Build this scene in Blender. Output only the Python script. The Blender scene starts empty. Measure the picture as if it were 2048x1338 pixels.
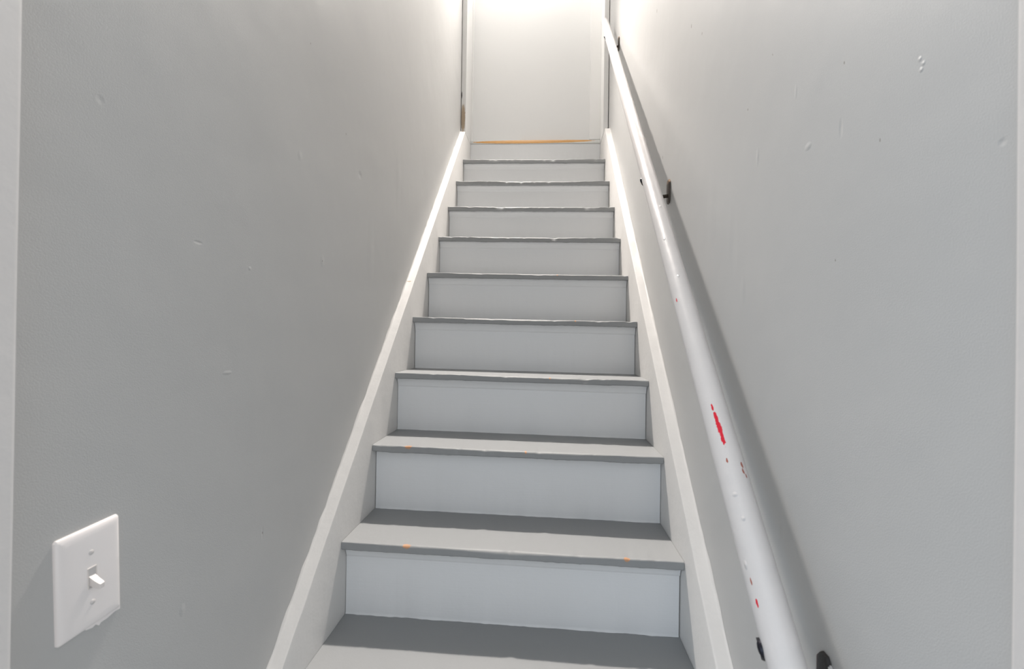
import bpy, bmesh, math, random
from mathutils import Vector, Matrix, noise

S = bpy.context.scene
COL = S.collection
random.seed(4)

# ------------------------------------------------------------------ camera
F_PX, YAW, PITCH, ROLL = 894.29, 0.0726, 0.0035, 0.0145
fw = Vector((-math.sin(YAW) * math.cos(PITCH), math.cos(YAW) * math.cos(PITCH), math.sin(PITCH)))
r0 = Vector((math.cos(YAW), math.sin(YAW), 0))
u0 = r0.cross(fw)
rt = r0 * math.cos(ROLL) + u0 * math.sin(ROLL)
up = u0 * math.cos(ROLL) - r0 * math.sin(ROLL)
cd = bpy.data.cameras.new('camera')
cam = bpy.data.objects.new('camera', cd)
COL.objects.link(cam)
cam.matrix_world = Matrix(((rt.x, up.x, -fw.x, 0), (rt.y, up.y, -fw.y, 0), (rt.z, up.z, -fw.z, 0), (0, 0, 0, 1)))
cd.sensor_fit = 'HORIZONTAL'
cd.sensor_width = 36.0
cd.lens = F_PX / 2048 * 36.0
cd.clip_start = 0.02
cd.dof.use_dof = True
cd.dof.focus_distance = 1.7
cd.dof.aperture_fstop = 7.0
S.camera = cam

# ------------------------------------------------------------------ light
w = bpy.data.worlds.new('room_daylight')
S.world = w
w.use_nodes = True
bg = w.node_tree.nodes['Background']
bg.inputs['Color'].default_value = (0.88, 0.94, 1.0, 1)
bg.inputs['Strength'].default_value = 1.1

def lamp(name, kind, loc, energy, color, radius):
    ld = bpy.data.lights.new(name, kind)
    ld.energy = energy
    ld.color = color
    ld.shadow_soft_size = radius
    lo = bpy.data.objects.new(name, ld)
    lo.location = loc
    COL.objects.link(lo)
    return ld, lo


# assumed lamp, out of view, over the head of the stairs: a strong downward cone
LAMP = Vector((-0.36, 2.72, 3.02))
ld, lo = lamp('assumed_stair_lamp', 'SPOT', LAMP, 670, (1.0, 0.925, 0.86), 0.055)
ld.spot_size = math.radians(69)
ld.spot_blend = 1.0
lo.rotation_euler = (Vector((-0.08, 1.08, -0.45)) - LAMP).to_track_quat('-Z', 'Y').to_euler()
lamp('door_fill_light', 'POINT', (-0.10, 2.80, 2.80), 20, (1.0, 0.96, 0.92), 0.06)  # added fill light, set apart from the lamp to brighten the upper door

# added area light, an assumed unseen window behind-left, tinting the lower risers blue
wd = bpy.data.lights.new('assumed_window_light', 'AREA')
wd.shape = 'RECTANGLE'
wd.size, wd.size_y = 0.40, 1.1
wd.energy = 12
wd.color = (0.62, 0.80, 1.0)
wo = bpy.data.objects.new('assumed_window_light', wd)
wo.location = (-1.75, -1.45, 0.15)
wo.rotation_euler = (Vector((0.1, 1.1, -0.5)) - Vector((-1.75, -1.45, 0.15))).to_track_quat('-Z', 'Z').to_euler()
COL.objects.link(wo)

vs = S.view_settings
vs.view_transform = 'Standard'
vs.look = 'None'
vs.gamma = 1.0
vs.use_curve_mapping = False
vs.exposure = 0.0
S.cycles.max_bounces = 14
S.cycles.diffuse_bounces = 10
S.cycles.use_denoising = True

# ------------------------------------------------------------------ measures (metres, eye at the origin)
XL, XR = -0.5096, 0.345          # inner faces of the two skirt boards
WL, WR = -0.541, 0.377           # wall faces
D2, G, Z2, RISE = 1.1075, 0.1968, -0.5351, 0.20
OV, TILT, TH = 0.0304, 0.0042, 0.021
FLOOR = -1.17
CEIL = 3.55
LAND = Z2 + 9 * RISE             # top landing level
Y_TOP = 2.945                    # face of the last riser
DOOR_Y = 2.968


def nose(k): return D2 + (k - 2) * G
def lev(k): return Z2 + (k - 2) * RISE
def tz(x): return -TILT * (x - (XL + XR) / 2) / ((XR - XL) / 2)     # the flight hangs a little to the right


# ------------------------------------------------------------------ materials
def mat(name, color, rough=0.5, spec=0.5, metal=0.0, stipple=0.0, sscale=450, wave=0.0, wscale=6, mottle=0.0,
        spots=(), dents=(), spot_noise=0.55, brush=0.0):
    """Painted / metal surface. spots: (centre, radii, colour) in object coordinates; dents: (centre, radii, height)."""
    m = bpy.data.materials.new(name)
    m.use_nodes = True
    nt = m.node_tree
    N, L = nt.nodes, nt.links
    b = N['Principled BSDF']
    b.inputs['Roughness'].default_value = rough
    b.inputs['Specular IOR Level'].default_value = spec
    b.inputs['Metallic'].default_value = metal
    tc = N.new('ShaderNodeTexCoord')
    O = tc.outputs['Object']

    def noise_tex(scale, detail=3, rgh=0.55, vec=O):
        n = N.new('ShaderNodeTexNoise')
        n.inputs['Scale'].default_value = scale
        n.inputs['Detail'].default_value = detail
        n.inputs['Roughness'].default_value = rgh
        L.new(vec, n.inputs['Vector'])
        return n.outputs['Fac']

    def math_(op, a, c):
        n = N.new('ShaderNodeMath')
        n.operation = op
        for i, v in enumerate((a, c)):
            if isinstance(v, (int, float)): n.inputs[i].default_value = v
            else: L.new(v, n.inputs[i])
        return n.outputs[0]

    def mask(c, r, soft):
        s = N.new('ShaderNodeVectorMath'); s.operation = 'SUBTRACT'
        L.new(O, s.inputs[0]); s.inputs[1].default_value = c
        d = N.new('ShaderNodeVectorMath'); d.operation = 'DIVIDE'
        L.new(s.outputs[0], d.inputs[0]); d.inputs[1].default_value = r
        l = N.new('ShaderNodeVectorMath'); l.operation = 'LENGTH'
        L.new(d.outputs[0], l.inputs[0])
        return l.outputs['Value']

    col = None
    if mottle:
        mr = N.new('ShaderNodeMix'); mr.data_type = 'RGBA'
        f = noise_tex(2.2, 4)
        L.new(f, mr.inputs['Factor'])
        mr.inputs['A'].default_value = tuple(c * (1 - mottle) for c in color) + (1,)
        mr.inputs['B'].default_value = tuple(min(1, c * (1 + mottle)) for c in color) + (1,)
        col = mr.outputs['Result']
    if spots:
        nz = math_('MULTIPLY', math_('SUBTRACT', noise_tex(260, 3, 0.7), 0.5), spot_noise * 3)
        for c, r, sc in spots:
            l = math_('ADD', mask(c, r, 0), nz)
            lt = math_('LESS_THAN', l, 1.0)
            mx = N.new('ShaderNodeMix'); mx.data_type = 'RGBA'
            L.new(lt, mx.inputs['Factor'])
            if col is None: mx.inputs['A'].default_value = tuple(color) + (1,)
            else: L.new(col, mx.inputs['A'])
            mx.inputs['B'].default_value = tuple(sc) + (1,)
            col = mx.outputs['Result']
    if col is None: b.inputs['Base Color'].default_value = tuple(color) + (1,)
    else: L.new(col, b.inputs['Base Color'])

    h = None
    def add(x):
        nonlocal h
        h = x if h is None else math_('ADD', h, x)
    if stipple: add(math_('MULTIPLY', noise_tex(sscale, 2), stipple))
    if wave: add(math_('MULTIPLY', noise_tex(wscale, 3), wave))
    if brush:
        mp = N.new('ShaderNodeMapping')
        mp.inputs['Scale'].default_value = (6, 300, 300)
        L.new(O, mp.inputs['Vector'])
        add(math_('MULTIPLY', noise_tex(1.0, 2, vec=mp.outputs[0]), brush))
    for c, r, hh in dents:
        l = mask(c, r, 0)
        g = math_('MAXIMUM', math_('SUBTRACT', 1.0, l), 0.0)
        add(math_('MULTIPLY', g, hh))
    if h is not None:
        bp = N.new('ShaderNodeBump')
        bp.inputs['Strength'].default_value = 1.1
        bp.inputs['Distance'].default_value = 1.0
        L.new(h, bp.inputs['Height'])
        L.new(bp.outputs['Normal'], b.inputs['Normal'])
    return m


DK = (0.10, 0.085, 0.07)
RD = (0.62, 0.008, 0.03)
BR = (0.33, 0.10, 0.07)
OG = (0.62, 0.27, 0.08)
WALLC = (0.492, 0.492, 0.486)

# scuffs, pocks and filler ridges on the walls: (y, z) on the wall face
rw = []
for y, z, s in ((1.595, 1.147, .0035), (1.214, .829, .0028), (1.131, .753, .002), (.599, .355, .0011), (.782, .481, .0011),
                (.873, .434, .0014), (.536, .229, .0011), (.612, .105, .0010), (1.492, .591, .003)):
    rw.append(((WR, y, z), (.02, s * .8, s * 1.9), (0.22, 0.20, 0.18)))
rd = []
for y, z, ry, rz, h in ((.483, .288, .003, .003, .0012), (.481, .276, .003, .003, .0012), (.4785, .281, .003, .003, .0012),
                        (.399, .167, .004, .004, -.0010), (.710, .379, .004, .012, .0012), (.604, .274, .004, .014, -.0014),
                        (.832, .328, .006, .018, .0016), (.676, .281, .009, .006, .0014), (.885, .094, .012, .030, .0013),
                        (.737, -.301, .005, .016, .0018), (1.05, .30, .03, .10, .0015), (.93, .20, .02, .08, -.0012)):
    rd.append(((WR, y, z), (.03, ry, rz), h * .45))
ls = []
for y, z, s in ((1.167, .538, .0018), (1.05, .176, .0014), (.833, -.389, .0013), (.98, .66, .0013)):
    ls.append(((WL, y, z), (.02, s * .8, s * 1.6), (0.25, 0.23, 0.21)))
ldn = []
for y, z, ry, rz, h in ((.66, .139, .010, .003, -.0016), (.783, .117, .005, .004, .0014), (1.261, .461, .014, .012, -.0018),
                        (.944, .389, .010, .012, .0012), (1.05, .176, .010, .016, .0014), (.729, -.07, .012, .004, .0014),
                        (.833, -.389, .003, .014, -.0012), (.641, -.422, .006, .010, .0014), (.503, .279, .006, .006, -.0008),
                        (1.35, .25, .03, .12, .0016), (1.6, .55, .03, .16, .0016), (.80, -.15, .05, .10, .0010)):
    ldn.append(((WL, y, z), (.03, ry, rz), h * .5))

M = {}
M['wall_left'] = mat('wall_paint_left', WALLC, 0.42, 0.4, stipple=0.00016, sscale=650, wave=0.004, wscale=3.0, mottle=0.035, spots=ls, dents=ldn)
M['wall_right'] = mat('wall_paint_right', WALLC, 0.42, 0.4, stipple=0.00016, sscale=650, wave=0.004, wscale=3.0, mottle=0.035, spots=rw, dents=rd)
M['wall'] = mat('wall_paint', WALLC, 0.5, 0.4, stipple=0.0003)
M['ceiling'] = mat('ceiling_paint', (0.8, 0.8, 0.79), 0.8, 0.2, stipple=0.0004)
M['floor'] = mat('floor_paint', (0.42, 0.43, 0.43), 0.5, 0.4, mottle=0.1, stipple=0.0003)
M['trim'] = mat('white_trim', (0.61, 0.60, 0.595), 0.35, 0.5, stipple=0.00012, sscale=160, wave=0.0006, wscale=30)
M['door'] = mat('door_paint', (0.86, 0.86, 0.855), 0.4, 0.4, wave=0.0003, wscale=20)
M['stop'] = mat('door_stop_paint', (0.90, 0.895, 0.885), 0.4, 0.4)
M['jamb'] = mat('jamb_paint', (0.76, 0.755, 0.745), 0.4, 0.4,
                spots=[((-0.526, 2.755 - DOOR_Y, 1.355 - LAND), (.013, .03, .085), (0.42, 0.33, 0.24)),
                       ((-0.536, 2.755 - DOOR_Y, 1.50 - LAND), (.003, .03, .02), (0.10, 0.10, 0.10))])
M['riser'] = mat('riser_paint', (0.78, 0.79, 0.80), 0.40, 0.45, stipple=0.0001, sscale=260, wave=0.0006, wscale=18, brush=0.00012)
M['stringer'] = mat('stringer_paint', (0.65, 0.64, 0.625), 0.5, 0.25, stipple=0.0001, sscale=200, wave=0.0012, wscale=22,
                    spots=[((XL - .02, 1.71, .21), (.01, .004, .004), (0.45, 0.36, 0.24))])
chips = []
for x, k, rx in ((-0.3398, 2, .0100), (0.2079, 2, .0075), (-0.3993, 3, .0115), (-0.05, 3, .003), (0.115, 5, .003), (0.05, 6, .003), (0.02, 4, .003)):
    chips.append(((x, nose(k) + .003, lev(k) + tz(x) - .002), (rx, .007, .006), (0.55, 0.30, 0.17)))
M['tread'] = mat('tread_paint', (0.30, 0.308, 0.312), 0.5, 0.35, stipple=0.00015, sscale=240, wave=0.0008, wscale=14, spots=chips)
M['rail'] = None
M['threshold'] = mat('threshold_wood', (0.62, 0.62, 0.60), 0.45, 0.4, wave=0.001, wscale=40,
                     spots=[((-0.095, Y_TOP, LAND + .021), (.395, .03, .0130), (0.60, 0.31, 0.085))], spot_noise=0.12)
M['metal'] = mat('tarnished_bracket', (0.085, 0.070, 0.058), 0.45, 0.5, metal=0.55, stipple=0.0004, sscale=300,
                 spots=[((0, 0, 0.03), (.02, .02, .008), (0.24, 0.16, 0.10))])
M['steel'] = mat('dark_steel_bracket', (0.045, 0.042, 0.042), 0.5, 0.5, metal=0.4, stipple=0.0004, sscale=300,
                 spots=[((-.004, .013, 0.03), (.02, .003, .03), (0.10, 0.05, 0.045)), ((0, -.0145, 0.0), (.02, .0035, .06), (0.55, 0.54, 0.53))])
M['bolt'] = mat('dark_bolt', (0.02, 0.02, 0.028), 0.4, 0.5, metal=0.6)
M['plate'] = mat('switch_plastic', (0.88, 0.84, 0.825), 0.36, 0.5)
M['toggle'] = mat('toggle_plastic', (0.72, 0.68, 0.655), 0.4, 0.5)
M['screw'] = mat('painted_screw', (0.62, 0.60, 0.59), 0.35, 0.5)
M['caulk'] = mat('white_caulk', (0.78, 0.775, 0.765), 0.4, 0.4, stipple=0.0004, sscale=120)

# ------------------------------------------------------------------ helpers
def finish(name, bm, m, parent=None, smooth=False, loc=None, rot=None):
    bmesh.ops.recalc_face_normals(bm, faces=bm.faces)
    me = bpy.data.meshes.new(name)
    bm.to_mesh(me); bm.free()
    me.materials.append(m)
    if smooth:
        for p in me.polygons: p.use_smooth = True
        me.set_sharp_from_angle(angle=math.radians(38))
    o = bpy.data.objects.new(name, me)
    COL.objects.link(o)
    if parent: o.parent = parent
    if loc is not None: o.location = loc
    if rot is not None: o.rotation_euler = rot
    return o


def box(bm, x0, x1, y0, y1, z0, z1, bev=0.0):
    vs_ = [bm.verts.new((x, y, z)) for x in (x0, x1) for y in (y0, y1) for z in (z0, z1)]
    fs = [bm.faces.new([vs_[i] for i in q]) for q in ((0, 1, 3, 2), (4, 6, 7, 5), (0, 4, 5, 1), (2, 3, 7, 6), (0, 2, 6, 4), (1, 5, 7, 3))]
    if bev:
        ed = list({e for f in fs for e in f.edges})
        bmesh.ops.bevel(bm, geom=ed, offset=bev, segments=2, profile=0.6, affect='EDGES')
    return fs


def loft(bm, rings, closed=True):
    """rings: equal-length lists of points; skins neighbours and caps both ends"""
    R = [[bm.verts.new(p) for p in r] for r in rings]
    n = len(R[0])
    for a, b in zip(R, R[1:]):
        for i in range(n if closed else n - 1):
            j = (i + 1) % n
            bm.faces.new((a[i], a[j], b[j], b[i]))
    bm.faces.new(R[0]); bm.faces.new(list(reversed(R[-1])))


def nz(x, seed, f=1.0):
    return noise.noise(Vector((x * f, seed * 7.31, seed * 1.7)))


def empty(name, loc=(0, 0, 0)):
    o = bpy.data.objects.new(name, None)
    COL.objects.link(o)
    o.location = loc
    o.empty_display_size = 0.1
    return o


def thing(o, label, cat, group=None):
    o['label'] = label; o['category'] = cat
    if group: o['group'] = group
    return o


def struct(o, label, cat):
    o['kind'] = 'structure'; o['label'] = label; o['category'] = cat
    return o


# ------------------------------------------------------------------ shell
def slab(name, m, label, cat, *boxes):
    bm = bmesh.new()
    for b in boxes: box(bm, *b)
    return struct(finish(name, bm, m), label, cat)


slab('wall_left', M['wall_left'], 'grey painted plaster wall left of the stairs, light switch on it', 'wall',
     (WL - .1, WL, .38, 3.02, FLOOR, CEIL))
slab('wall_right', M['wall_right'], 'grey painted plaster wall right of the stairs, handrail on it', 'wall',
     (WR, WR + .1, .38, 3.02, FLOOR, CEIL))
slab('wall_back', M['wall'], 'wall over the white door at the head of the stairs', 'wall',
     (WL - .1, WR + .1, 3.02, 3.12, LAND + 2.06, CEIL), (WL - .1, XL - .03, 3.02, 3.12, FLOOR, LAND + 2.06), (XR + .03, WR + .1, 3.02, 3.12, FLOOR, LAND + 2.06))
slab('wall_front', M['wall'], 'wall around the opening at the foot of the stairs', 'wall',
     (-2.4, WL - .03, .26, .36, FLOOR, 1.3), (.46, 2.4, .26, .36, FLOOR, 1.3), (WL - .03, .46, .26, .36, .90, 1.3),
     (WL - .1, WR + .1, .30, .38, 1.3, CEIL))
slab('ceiling', M['ceiling'], 'white ceiling over the stairwell', 'ceiling', (WL - .1, WR + .1, .30, 3.12, CEIL, CEIL + .1))
slab('floor', M['floor'], 'grey floor at the foot of the stairs', 'floor', (-2.4, 2.4, -2.6, 3.2, FLOOR - .1, FLOOR))


def casing(name, label, x0, x1, y1):
    bm = bmesh.new()
    rings = []
    r = .006
    for i in range(40):
        z = FLOOR + (2.07) * i / 39
        j = .0012 * nz(z, 3 if x0 < 0 else 5, 4)
        if x0 < 0: pts = [(x0, .22), (x1 - r + j, .22), (x1 + j, .22 + r), (x1 + j, y1 - r), (x1 - r * .3 + j, y1 - r * .3), (x1 - r + j, y1), (x0, y1)]
        else: pts = [(x1, .22), (x1, y1), (x0 + r + j, y1), (x0 + r * .3 + j, y1 - r * .3), (x0 + j, y1 - r), (x0 + j, .22 + r), (x0 + r + j, .22)]
        rings.append([(a, b, z) for a, b in pts])
    loft(bm, rings)
    struct(finish(name, bm, M['trim'], smooth=True), label, 'door frame')


casing('trim_1', 'white door frame post at the left edge, nearest the switch', WL - .03, -0.4844, .38)
casing('trim_2', 'white door frame post at the right edge beyond the handrail', .366, .46, .38)

# ------------------------------------------------------------------ door at the head of the stairs
door = struct(empty('door_1', (0, DOOR_Y, LAND)), 'plain white door closed at the head of the stairs', 'door')


def part(name, m, root, *boxes, bev=0.0, label=None, smooth=False):
    bm = bmesh.new()
    o = root.location
    for b in boxes:
        box(bm, b[0] - o.x, b[1] - o.x, b[2] - o.y, b[3] - o.y, b[4] - o.z, b[5] - o.z, bev)
    ob = finish(name, bm, m, root, smooth)
    if label: ob['label'] = label
    return ob


DH = LAND + 2.03
part('door_panel', M['door'], door, (XL + .004, XR - .004, DOOR_Y, DOOR_Y + .035, LAND + .034, DH), bev=.002)
bmj = None
for nm, x0, x1, y0 in (('left', WL + .003, XL, 2.755), ('right', XR, WR - .004, 2.80)):
    bm = bmesh.new()
    rings = []
    for i in range(60):
        z = LAND + .002 + (DH + .02 - LAND) * i / 59
        a = .0012 * nz(z, 11 if nm == 'left' else 13, 5)
        gap = .0025 * max(0, nz(z, 17 if nm == 'left' else 19, 3))
        if nm == 'left': q = [(x0 + gap, y0 + a), (x1, y0 + a), (x1, 3.015), (x0, 3.015)]
        else: q = [(x0, y0 + a), (x1 - gap, y0 + a), (x1, 3.015), (x0, 3.015)]
        rings.append([(p[0], p[1] - DOOR_Y, z - LAND) for p in q])
    loft(bm, rings)
    # mesh coordinates are relative to the door; shift texture by using the door's frame
    finish('door_jamb', bm, M['jamb'] if nm == 'left' else M['stop'], door)
part('door_jamb', M['stop'], door, (XL, XR, 2.80, 3.015, DH + .004, DH + .03))
part('door_stop', M['stop'], door, (XR - .070, XR, DOOR_Y - .014, DOOR_Y - .001, LAND + .032, DH), bev=.002)
part('door_stop', M['stop'], door, (XL, XL + .010, DOOR_Y - .014, DOOR_Y - .001, LAND + .032, DH), bev=.001)

# ------------------------------------------------------------------ threshold
bm = bmesh.new()
rings = []
for i in range(60):
    x = XL + .002 + (XR - XL - .004) * i / 59
    t = tz(x)
    e = .0020 * nz(x, 23, 18) + .0012 * nz(x, 29, 60)
    base = LAND + .004 + t
    top = LAND + .032 + t
    rings.append([(x, Y_TOP + .002, base), (x, Y_TOP - .001 + e * .4, base + .004), (x, Y_TOP + .004, top - .004 + e), (x, Y_TOP + .008, top + e * .5),
                  (x, DOOR_Y + .03, top), (x, DOOR_Y + .03, base)])
loft(bm, rings)
thing(finish('door_threshold', bm, M['threshold'], smooth=True),
      'worn wooden threshold strip with orange bare wood under the white door', 'threshold')

# ------------------------------------------------------------------ staircase
st = thing(empty('staircase', (0, 0.6, FLOOR)), 'straight wooden staircase with grey treads and white risers between two walls', 'stairs')
OFF = Vector((0, 0.6, FLOOR))


def sfin(name, bm, m, parent, smooth=True):
    # geometry is written in room coordinates; parts keep the room's frame so that paint marks fall in place
    o = finish(name, bm, m, parent, smooth)
    o.matrix_parent_inverse = Matrix.Translation(-OFF) if parent is st else Matrix.Identity(4)
    return o


NX = 130
for k in range(0, 11):
    n, z0 = nose(k), lev(k)
    bm = bmesh.new()
    rings = []
    yb = (nose(k + 1) + OV + .004) if k < 10 else Y_TOP + .004
    for i in range(NX + 1):
        u = i / NX
        x = XL + .0008 + (XR - XL - .0016) * u
        t = tz(x)
        mid = math.exp(-((u - .52) / .27) ** 2)
        r = .0035 + .0045 * mid + .0038 * nz(x, k + 31, 7) + .0024 * nz(x, k + 47, 28)
        r = max(.002, min(.013, r))
        jy = .0014 * nz(x, k + 61, 12)
        chip = max(0, nz(x, k + 71, 38) - .22) * .009
        bl = .0016 * nz(x, k + 81, 11) + .0020 * max(0, nz(x, k + 91, 60))
        y = n + jy
        z = z0 + t - .0012 * mid
        P = [(yb, z0 + t - TH), (yb, z0 + t)]
        P.append((n + .05, z0 + t - .0004 * mid))
        for a in range(6):
            th = math.pi / 2 * a / 5
            P.append((y + r * 1.5 + chip - (r * 1.5) * math.sin(th), z - chip * .6 - r + r * math.cos(th)))
        P.append((y, z0 + t - TH + .003 - bl))
        P.append((y + .003, z0 + t - TH - bl))
        rings.append([(x, a, b) for a, b in P])
    loft(bm, rings)
    sfin('tread', bm, M['tread'], st)

for k in range(0, 12):
    yf = nose(k) + OV if k < 11 else Y_TOP
    zb = lev(k - 1) if k > 0 else FLOOR
    zt = lev(k) - TH if k < 11 else LAND + .002
    bm = bmesh.new()
    rings = []
    gl, gr = .0014 + (.0012 if k in (3, 5, 6, 8, 9) else 0), .0016 + (.0016 if k in (4, 2, 5, 7) else 0)
    for i in range(NX + 1):
        u = i / NX
        x = XL + gl + (XR - XL - gl - gr) * u
        t = tz(x)
        lap = .0018 + .0022 * nz(x, k + 101, 16) + .0016 * nz(x, k + 111, 60)
        lap = max(.0004, lap)
        b = .0006 * nz(x, k + 121, 5)
        rings.append([(x, yf + b, zt + t), (x, yf + b, zb + t + .004 + lap), (x, yf + b - lap * .8, zb + t + .0015), (x, yf + b - lap * 1.3, zb + t + .0002),
                      (x, yf + .02, zb + t + .0002), (x, yf + .02, zt + t)])
    loft(bm, rings)
    rs = sfin('riser', bm, M['riser'], st)
    if k in (2, 4, 5, 6, 7, 8, 9, 10):
        bm = bmesh.new()
        rings = []
        for i in range(NX + 1):
            u = i / NX
            x = XL + .0025 + (XR - XL - .005) * u
            t = tz(x)
            e = .0004 * nz(x, k + 131, 25)
            zz = zt + t + .0004
            rings.append([(x, yf + .001, zz), (x, yf - .0125 + e, zz), (x, yf - .0118 + e, zz - .007), (x, yf - .0085 + e, zz - .010),
                          (x, yf - .0058 + e, zz - .016), (x, yf - .0036 + e, zz - .021), (x, yf - .0030 + e, zz - .026), (x, yf - .0008, zz - .0285), (x, yf + .001, zz - .029)])
        loft(bm, rings)
        o = finish('cove_molding', bm, M['riser'], rs, True)

for side in ('left', 'right'):
    if side == 'left':
        A, B, xi, xo = (0.8559, -0.668), (2.745, 1.265), XL, WL
    else:
        A, B, xi, xo = (0.902, -0.650), (2.725, 1.262), XR, WR
    sl = (B[1] - A[1]) / (B[0] - A[0])
    sg = 1 if side == 'left' else -1
    bm = bmesh.new()
    rings = []
    ys = [.46 + (B[0] - .46) * i / 150 for i in range(151)]
    for y in ys + [B[0] + .001, Y_TOP + .02]:
        flat = y > B[0]
        zt = min(A[1] + sl * (y - A[0]), LAND + (TILT if side == 'left' else -TILT))
        zt += 0 if flat else .0012 * nz(y, 3 if sg > 0 else 5, 8)
        zbt = max(FLOOR + .001, zt - .42)
        j = .0018 * nz(y, 7 if sg > 0 else 9, 8) + .0010 * nz(y, 27 if sg > 0 else 29, 40)
        r = .0045
        cz = 0 if flat else max(.0015, .008 + .012 * nz(y, 13 if sg > 0 else 15, 17) + .006 * nz(y, 21 if sg > 0 else 22, 55))
        cx = .006
        X = lambda d: xi - sg * d
        tk = abs(xo - xi)
        rings.append([(X(0), y, zbt), (X(-j * .3), y, zt - r), (X(r * .3), y, zt - r * .3), (X(r), y, zt),
                      (X(tk - cx), y, zt + .0003), (X(tk - cx * .35), y, zt + cz * .35), (X(tk - .0003), y, zt + cz), (X(tk - .0003), y, zbt)])
    loft(bm, rings)
    sfin('stringer', bm, M['stringer'], st)

# ------------------------------------------------------------------ handrail
RK = 0.95
RP0 = Vector((0.2928, 0.4, -0.563)) * RK
RD_ = Vector((0.0141, 0.6874, 0.7262)).normalized()
RR = 0.02225 * RK
RL = (2.77 - .4) / RD_.y * RK
zx = RD_
xx = Vector((0, 0, 1)).cross(zx).normalized()
yy = zx.cross(xx)
ROT = Matrix((xx, yy, zx)).transposed()
hr = empty('handrail', RP0)
hr.rotation_euler = ROT.to_euler()
thing(hr, 'long white painted round handrail with chipped red spots on the right wall', 'handrail')

sp = []
def spot(c, rt_, ra, col): sp.append((tuple(v * RK for v in c), (rt_, rt_, ra), col))
spot((.0107, .0197, .594), .0016, .006, RD)
spot((.0094, .0203, .570), .0027, .014, RD)
spot((.0089, .0205, .553), .0034, .014, RD)
spot((.0082, .0206, .536), .0028, .014, RD)
spot((.0108, .0195, .4944), .0012, .004, BR)
spot((-.0097, .0200, .4874), .0018, .005, BR)
spot((-.0088, .0204, .4770), .0016, .004, BR)
spot((-.0120, .0190, .470), .0012, .003, BR)
spot((.0197, .0104, .3239), .0010, .004, BR)
spot((.0195, .0108, .2987), .0015, .005, RD)
spot((.0193, .0110, .8802), .0012, .005, RD)
drips = [((.0125, .0184, .4397), (.004, .004, .004), .0008), ((.0105, .0196, .4038), (.003, .003, .004), .0008),
         ((.0205, .0087, .3446), (.003, .003, .006), .0010), ((-.015, .0165, .43), (.003, .003, .006), .0008),
         ((.005, .0215, .95), (.003, .003, .005), .0008), ((.012, .018, 1.1), (.003, .003, .005), .0008), ((.0, .0222, 1.25), (.003, .003, .006), .0008)]
drips = [(tuple(v * RK for v in c), r, h) for c, r, h in drips]
M['rail'] = mat('handrail_paint', (0.60, 0.585, 0.58), 0.32, 0.5, stipple=0.00008, sscale=160, wave=0.0008, wscale=24, spots=sp, dents=drips)
bm = bmesh.new()
rings = []
SEG = 40
LUMPS = ((2.0606, -.8, .0016), (1.7062, -.8, .0020), (2.35, -.7, .0012))
for i in range(421):
    t = RL * i / 420
    end = min(t, RL - t)
    f = 1.0 if end > .014 else math.sqrt(max(0.02, 1 - (1 - end / .014) ** 2)) * .45 + .55
    ring = []
    for s in range(SEG):
        a = 2 * math.pi * s / SEG
        d = RR * f + .00045 * noise.noise(Vector((math.cos(a) * 1.2, math.sin(a) * 1.2, t * 9)))
        for lt, la, lh in LUMPS:
            d += lh * math.exp(-((t - lt * RK) / .007) ** 2 - ((math.cos(a) - la) / .45) ** 2) * (1 if math.sin(a) > 0 else .2)
        ring.append((d * math.cos(a), d * math.sin(a), t))
    rings.append(ring)
loft(bm, rings)
finish('rail', bm, M['rail'], hr, True)
INV = (Matrix.Translation(RP0) @ ROT.to_4x4()).inverted()
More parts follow.
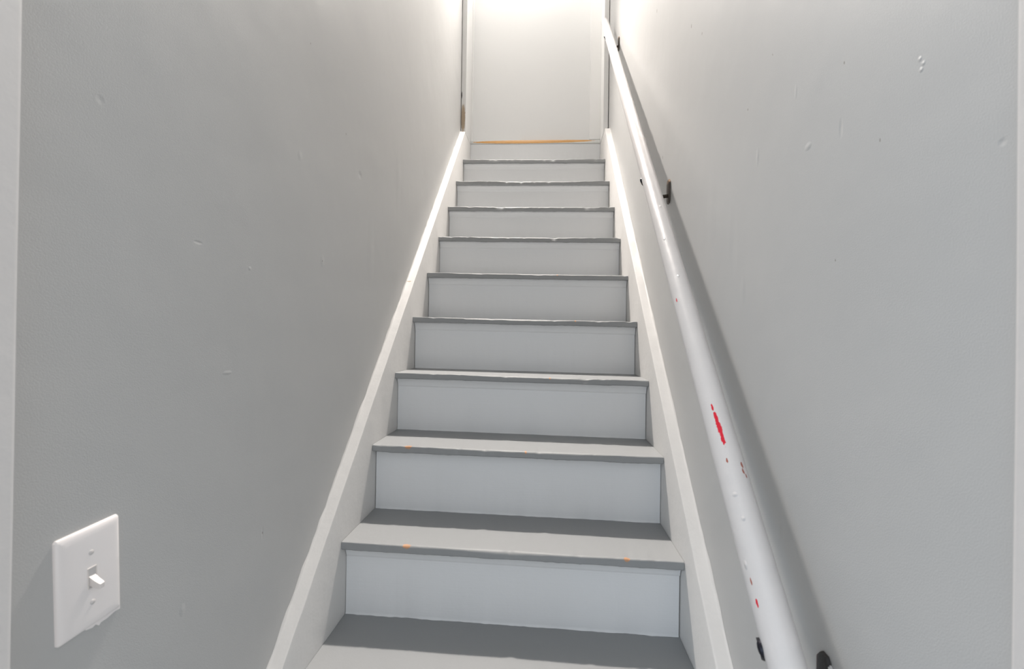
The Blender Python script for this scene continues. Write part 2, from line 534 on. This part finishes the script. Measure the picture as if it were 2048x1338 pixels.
for sy, px, pz in ((.5742, .620, -.449), (1.3986, 1.405, .452), (2.546, 2.425, 1.576)):
    tt = (sy - .4) / RD_.y * RK
    c = RP0 + RD_ * tt                       # point on the rail axis above the bracket
    org = Vector((WR - .002, px, pz))
    br = bmesh.new()
    # wall plate: rounded strip flat on the wall, clipped corners
    out = []
    for a, b in ((-.008, -.038), (.008, -.038), (.014, -.030), (.014, .026), (.006, .036), (-.006, .036), (-.014, .026), (-.014, -.030)):
        out.append((a, b))
    loft(br, [[(.0015, a, b) for a, b in out], [(-.0030, a * .96, b * .97) for a, b in out], [(-.0042, a * .8, b * .9) for a, b in out]])
    # arm: curved rod from plate to the underside of the rail
    e = c + yy * (-(RR + .003)) - org
    pth = []
    p0, p1, p2 = Vector((-.003, 0, -.014)), Vector((e.x + .012, e.y * .3, -.030)), Vector((e.x, e.y, e.z))
    for i in range(13):
        u = i / 12
        pth.append(p0 * (1 - u) ** 2 + p1 * 2 * u * (1 - u) + p2 * u * u)
    rg = []
    for i, q in enumerate(pth):
        d = (pth[min(i + 1, 12)] - pth[max(i - 1, 0)]).normalized()
        s1 = d.cross(Vector((0, 1, .2))).normalized(); s2 = d.cross(s1)
        rg.append([q + s1 * .0055 * math.cos(a) + s2 * .0055 * math.sin(a) for a in [2 * math.pi * k / 12 for k in range(12)]])
    loft(br, rg)
    # saddle: thin curved strap hugging the rail's underside
    r1, r2 = RR + .0006, RR + .0036
    rg = []
    for i in range(15):
        a = math.radians(205 + 130 * i / 14)
        rad = xx * math.cos(a) + yy * math.sin(a)
        rg.append([(c + rad * r + zx * q - org) for r, q in ((r1, -.011), (r2, -.011), (r2, .011), (r1, .011))])
    loft(br, rg)
    bob = finish('bracket', br, M['metal'] if sy > 1 else M['steel'], hr, True)
    bob['label'] = 'tarnished metal bracket'
    bob.matrix_parent_inverse = (Matrix.Translation(RP0) @ ROT.to_4x4()).inverted()
    bob.location = org
    # screw head at the room side of the saddle
    sb = bmesh.new()
    a = math.radians(-22)
    rad = xx * math.cos(a) + yy * math.sin(a)
    tg = -xx * math.sin(a) + yy * math.cos(a)
    rg = []
    for h, rr in ((-.004, .0085), (.0015, .0085), (.0033, .0070), (.0045, .0042), (.0048, .0012)):
        rg.append([c + rad * (RR + h) + (tg * math.cos(q) * .8 + zx * math.sin(q) * 1.05) * rr - org for q in [2 * math.pi * k / 20 for k in range(20)]])
    loft(sb, rg)
    so = finish('screw', sb, M['bolt'], bob, True)

# ------------------------------------------------------------------ light switch
SY, SZ = .4980, -.2953
sw = empty('light_switch', (WL, SY, SZ))
thing(sw, 'white single toggle light switch plate on the left grey wall', 'light switch')
sw.rotation_euler = (math.radians(2.6), 0, 0)
PW, PH = .0375, .0605
bm = bmesh.new()
rings = []
for x, ins in ((-.001, 0.0), (.0016, 0.0), (.0034, .0010), (.0047, .0030), (.0054, .0060), (.0057, .0100)):
    a, b = PW - ins, PH - ins
    c = .0022
    rings.append([(x, -a + c, -b), (x, a - c, -b), (x, a, -b + c), (x, a, b - c), (x, a - c, b), (x, -a + c, b), (x, -a, b - c), (x, -a, -b + c)])
loft(bm, rings)
cp = finish('cover_plate', bm, M['plate'], sw, True)
cp.rotation_euler = (math.radians(-.4), 0, 0)
# raised collar around the slot
bm = bmesh.new()
def frame_ring(x0, x1, a, b, wd):
    for y0, y1, z0, z1 in ((-a, a, b - wd, b), (-a, a, -b, -b + wd), (-a, -a + wd, -b + wd, b - wd), (a - wd, a, -b + wd, b - wd)):
        box(bm, x0, x1, y0, y1, z0, z1)
frame_ring(.0055, .0066, .0055, .0125, .0011)
finish('slot_collar', bm, M['toggle'], sw)
bm = bmesh.new()
box(bm, .0052, .0059, -.0044, .0044, -.0113, .0113)
finish('slot', bm, M['screw'], sw)
bm = bmesh.new()
loft(bm, [[(.0050, -.0038, -.0080), (.0050, .0038, -.0080), (.0050, .0038, .0030), (.0050, -.0038, .0030)],
          [(.0120, -.0034, -.0108), (.0120, .0034, -.0108), (.0120, .0034, -.0022), (.0120, -.0034, -.0022)],
          [(.0180, -.0030, -.0125), (.0180, .0030, -.0125), (.0180, .0030, -.0058), (.0180, -.0030, -.0058)],
          [(.0190, -.0024, -.0120), (.0190, .0024, -.0120), (.0190, .0024, -.0066), (.0190, -.0024, -.0066)]])
finish('toggle', bm, M['toggle'], sw, True)
for zc in (.0302, -.0302):
    bm = bmesh.new()
    rg = []
    for x, r in ((.0050, .0031), (.0060, .0031), (.0066, .0024), (.0068, .0008)):
        rg.append([(x, r * math.cos(a), zc + r * math.sin(a)) for a in [2 * math.pi * k / 18 for k in range(18)]])
    loft(bm, rg)
    box(bm, .0064, .00695, -.0024, .0024, zc - .0004, zc + .0004)
    finish('screw', bm, M['screw'], sw, True)

# ragged scrap of paint where the plate was cut free along its lower edge
bm = bmesh.new()
pts = [(-.006, -PH - .0012), (.002, -PH - .0035), (.006, -PH - .0022), (.010, -PH - .0062), (.0125, -PH - .0040), (.020, -PH - .0042), (.030, -PH - .0022), (.037, -PH - .0030), (.0375, -PH + .001), (-.006, -PH + .001)]
loft(bm, [[(.0002, a, b) for a, b in pts], [(.0022, a, b) for a, b in pts]])
finish('paint_scrap', bm, M['plate'], sw)['label'] = 'ragged scrap of white paint'
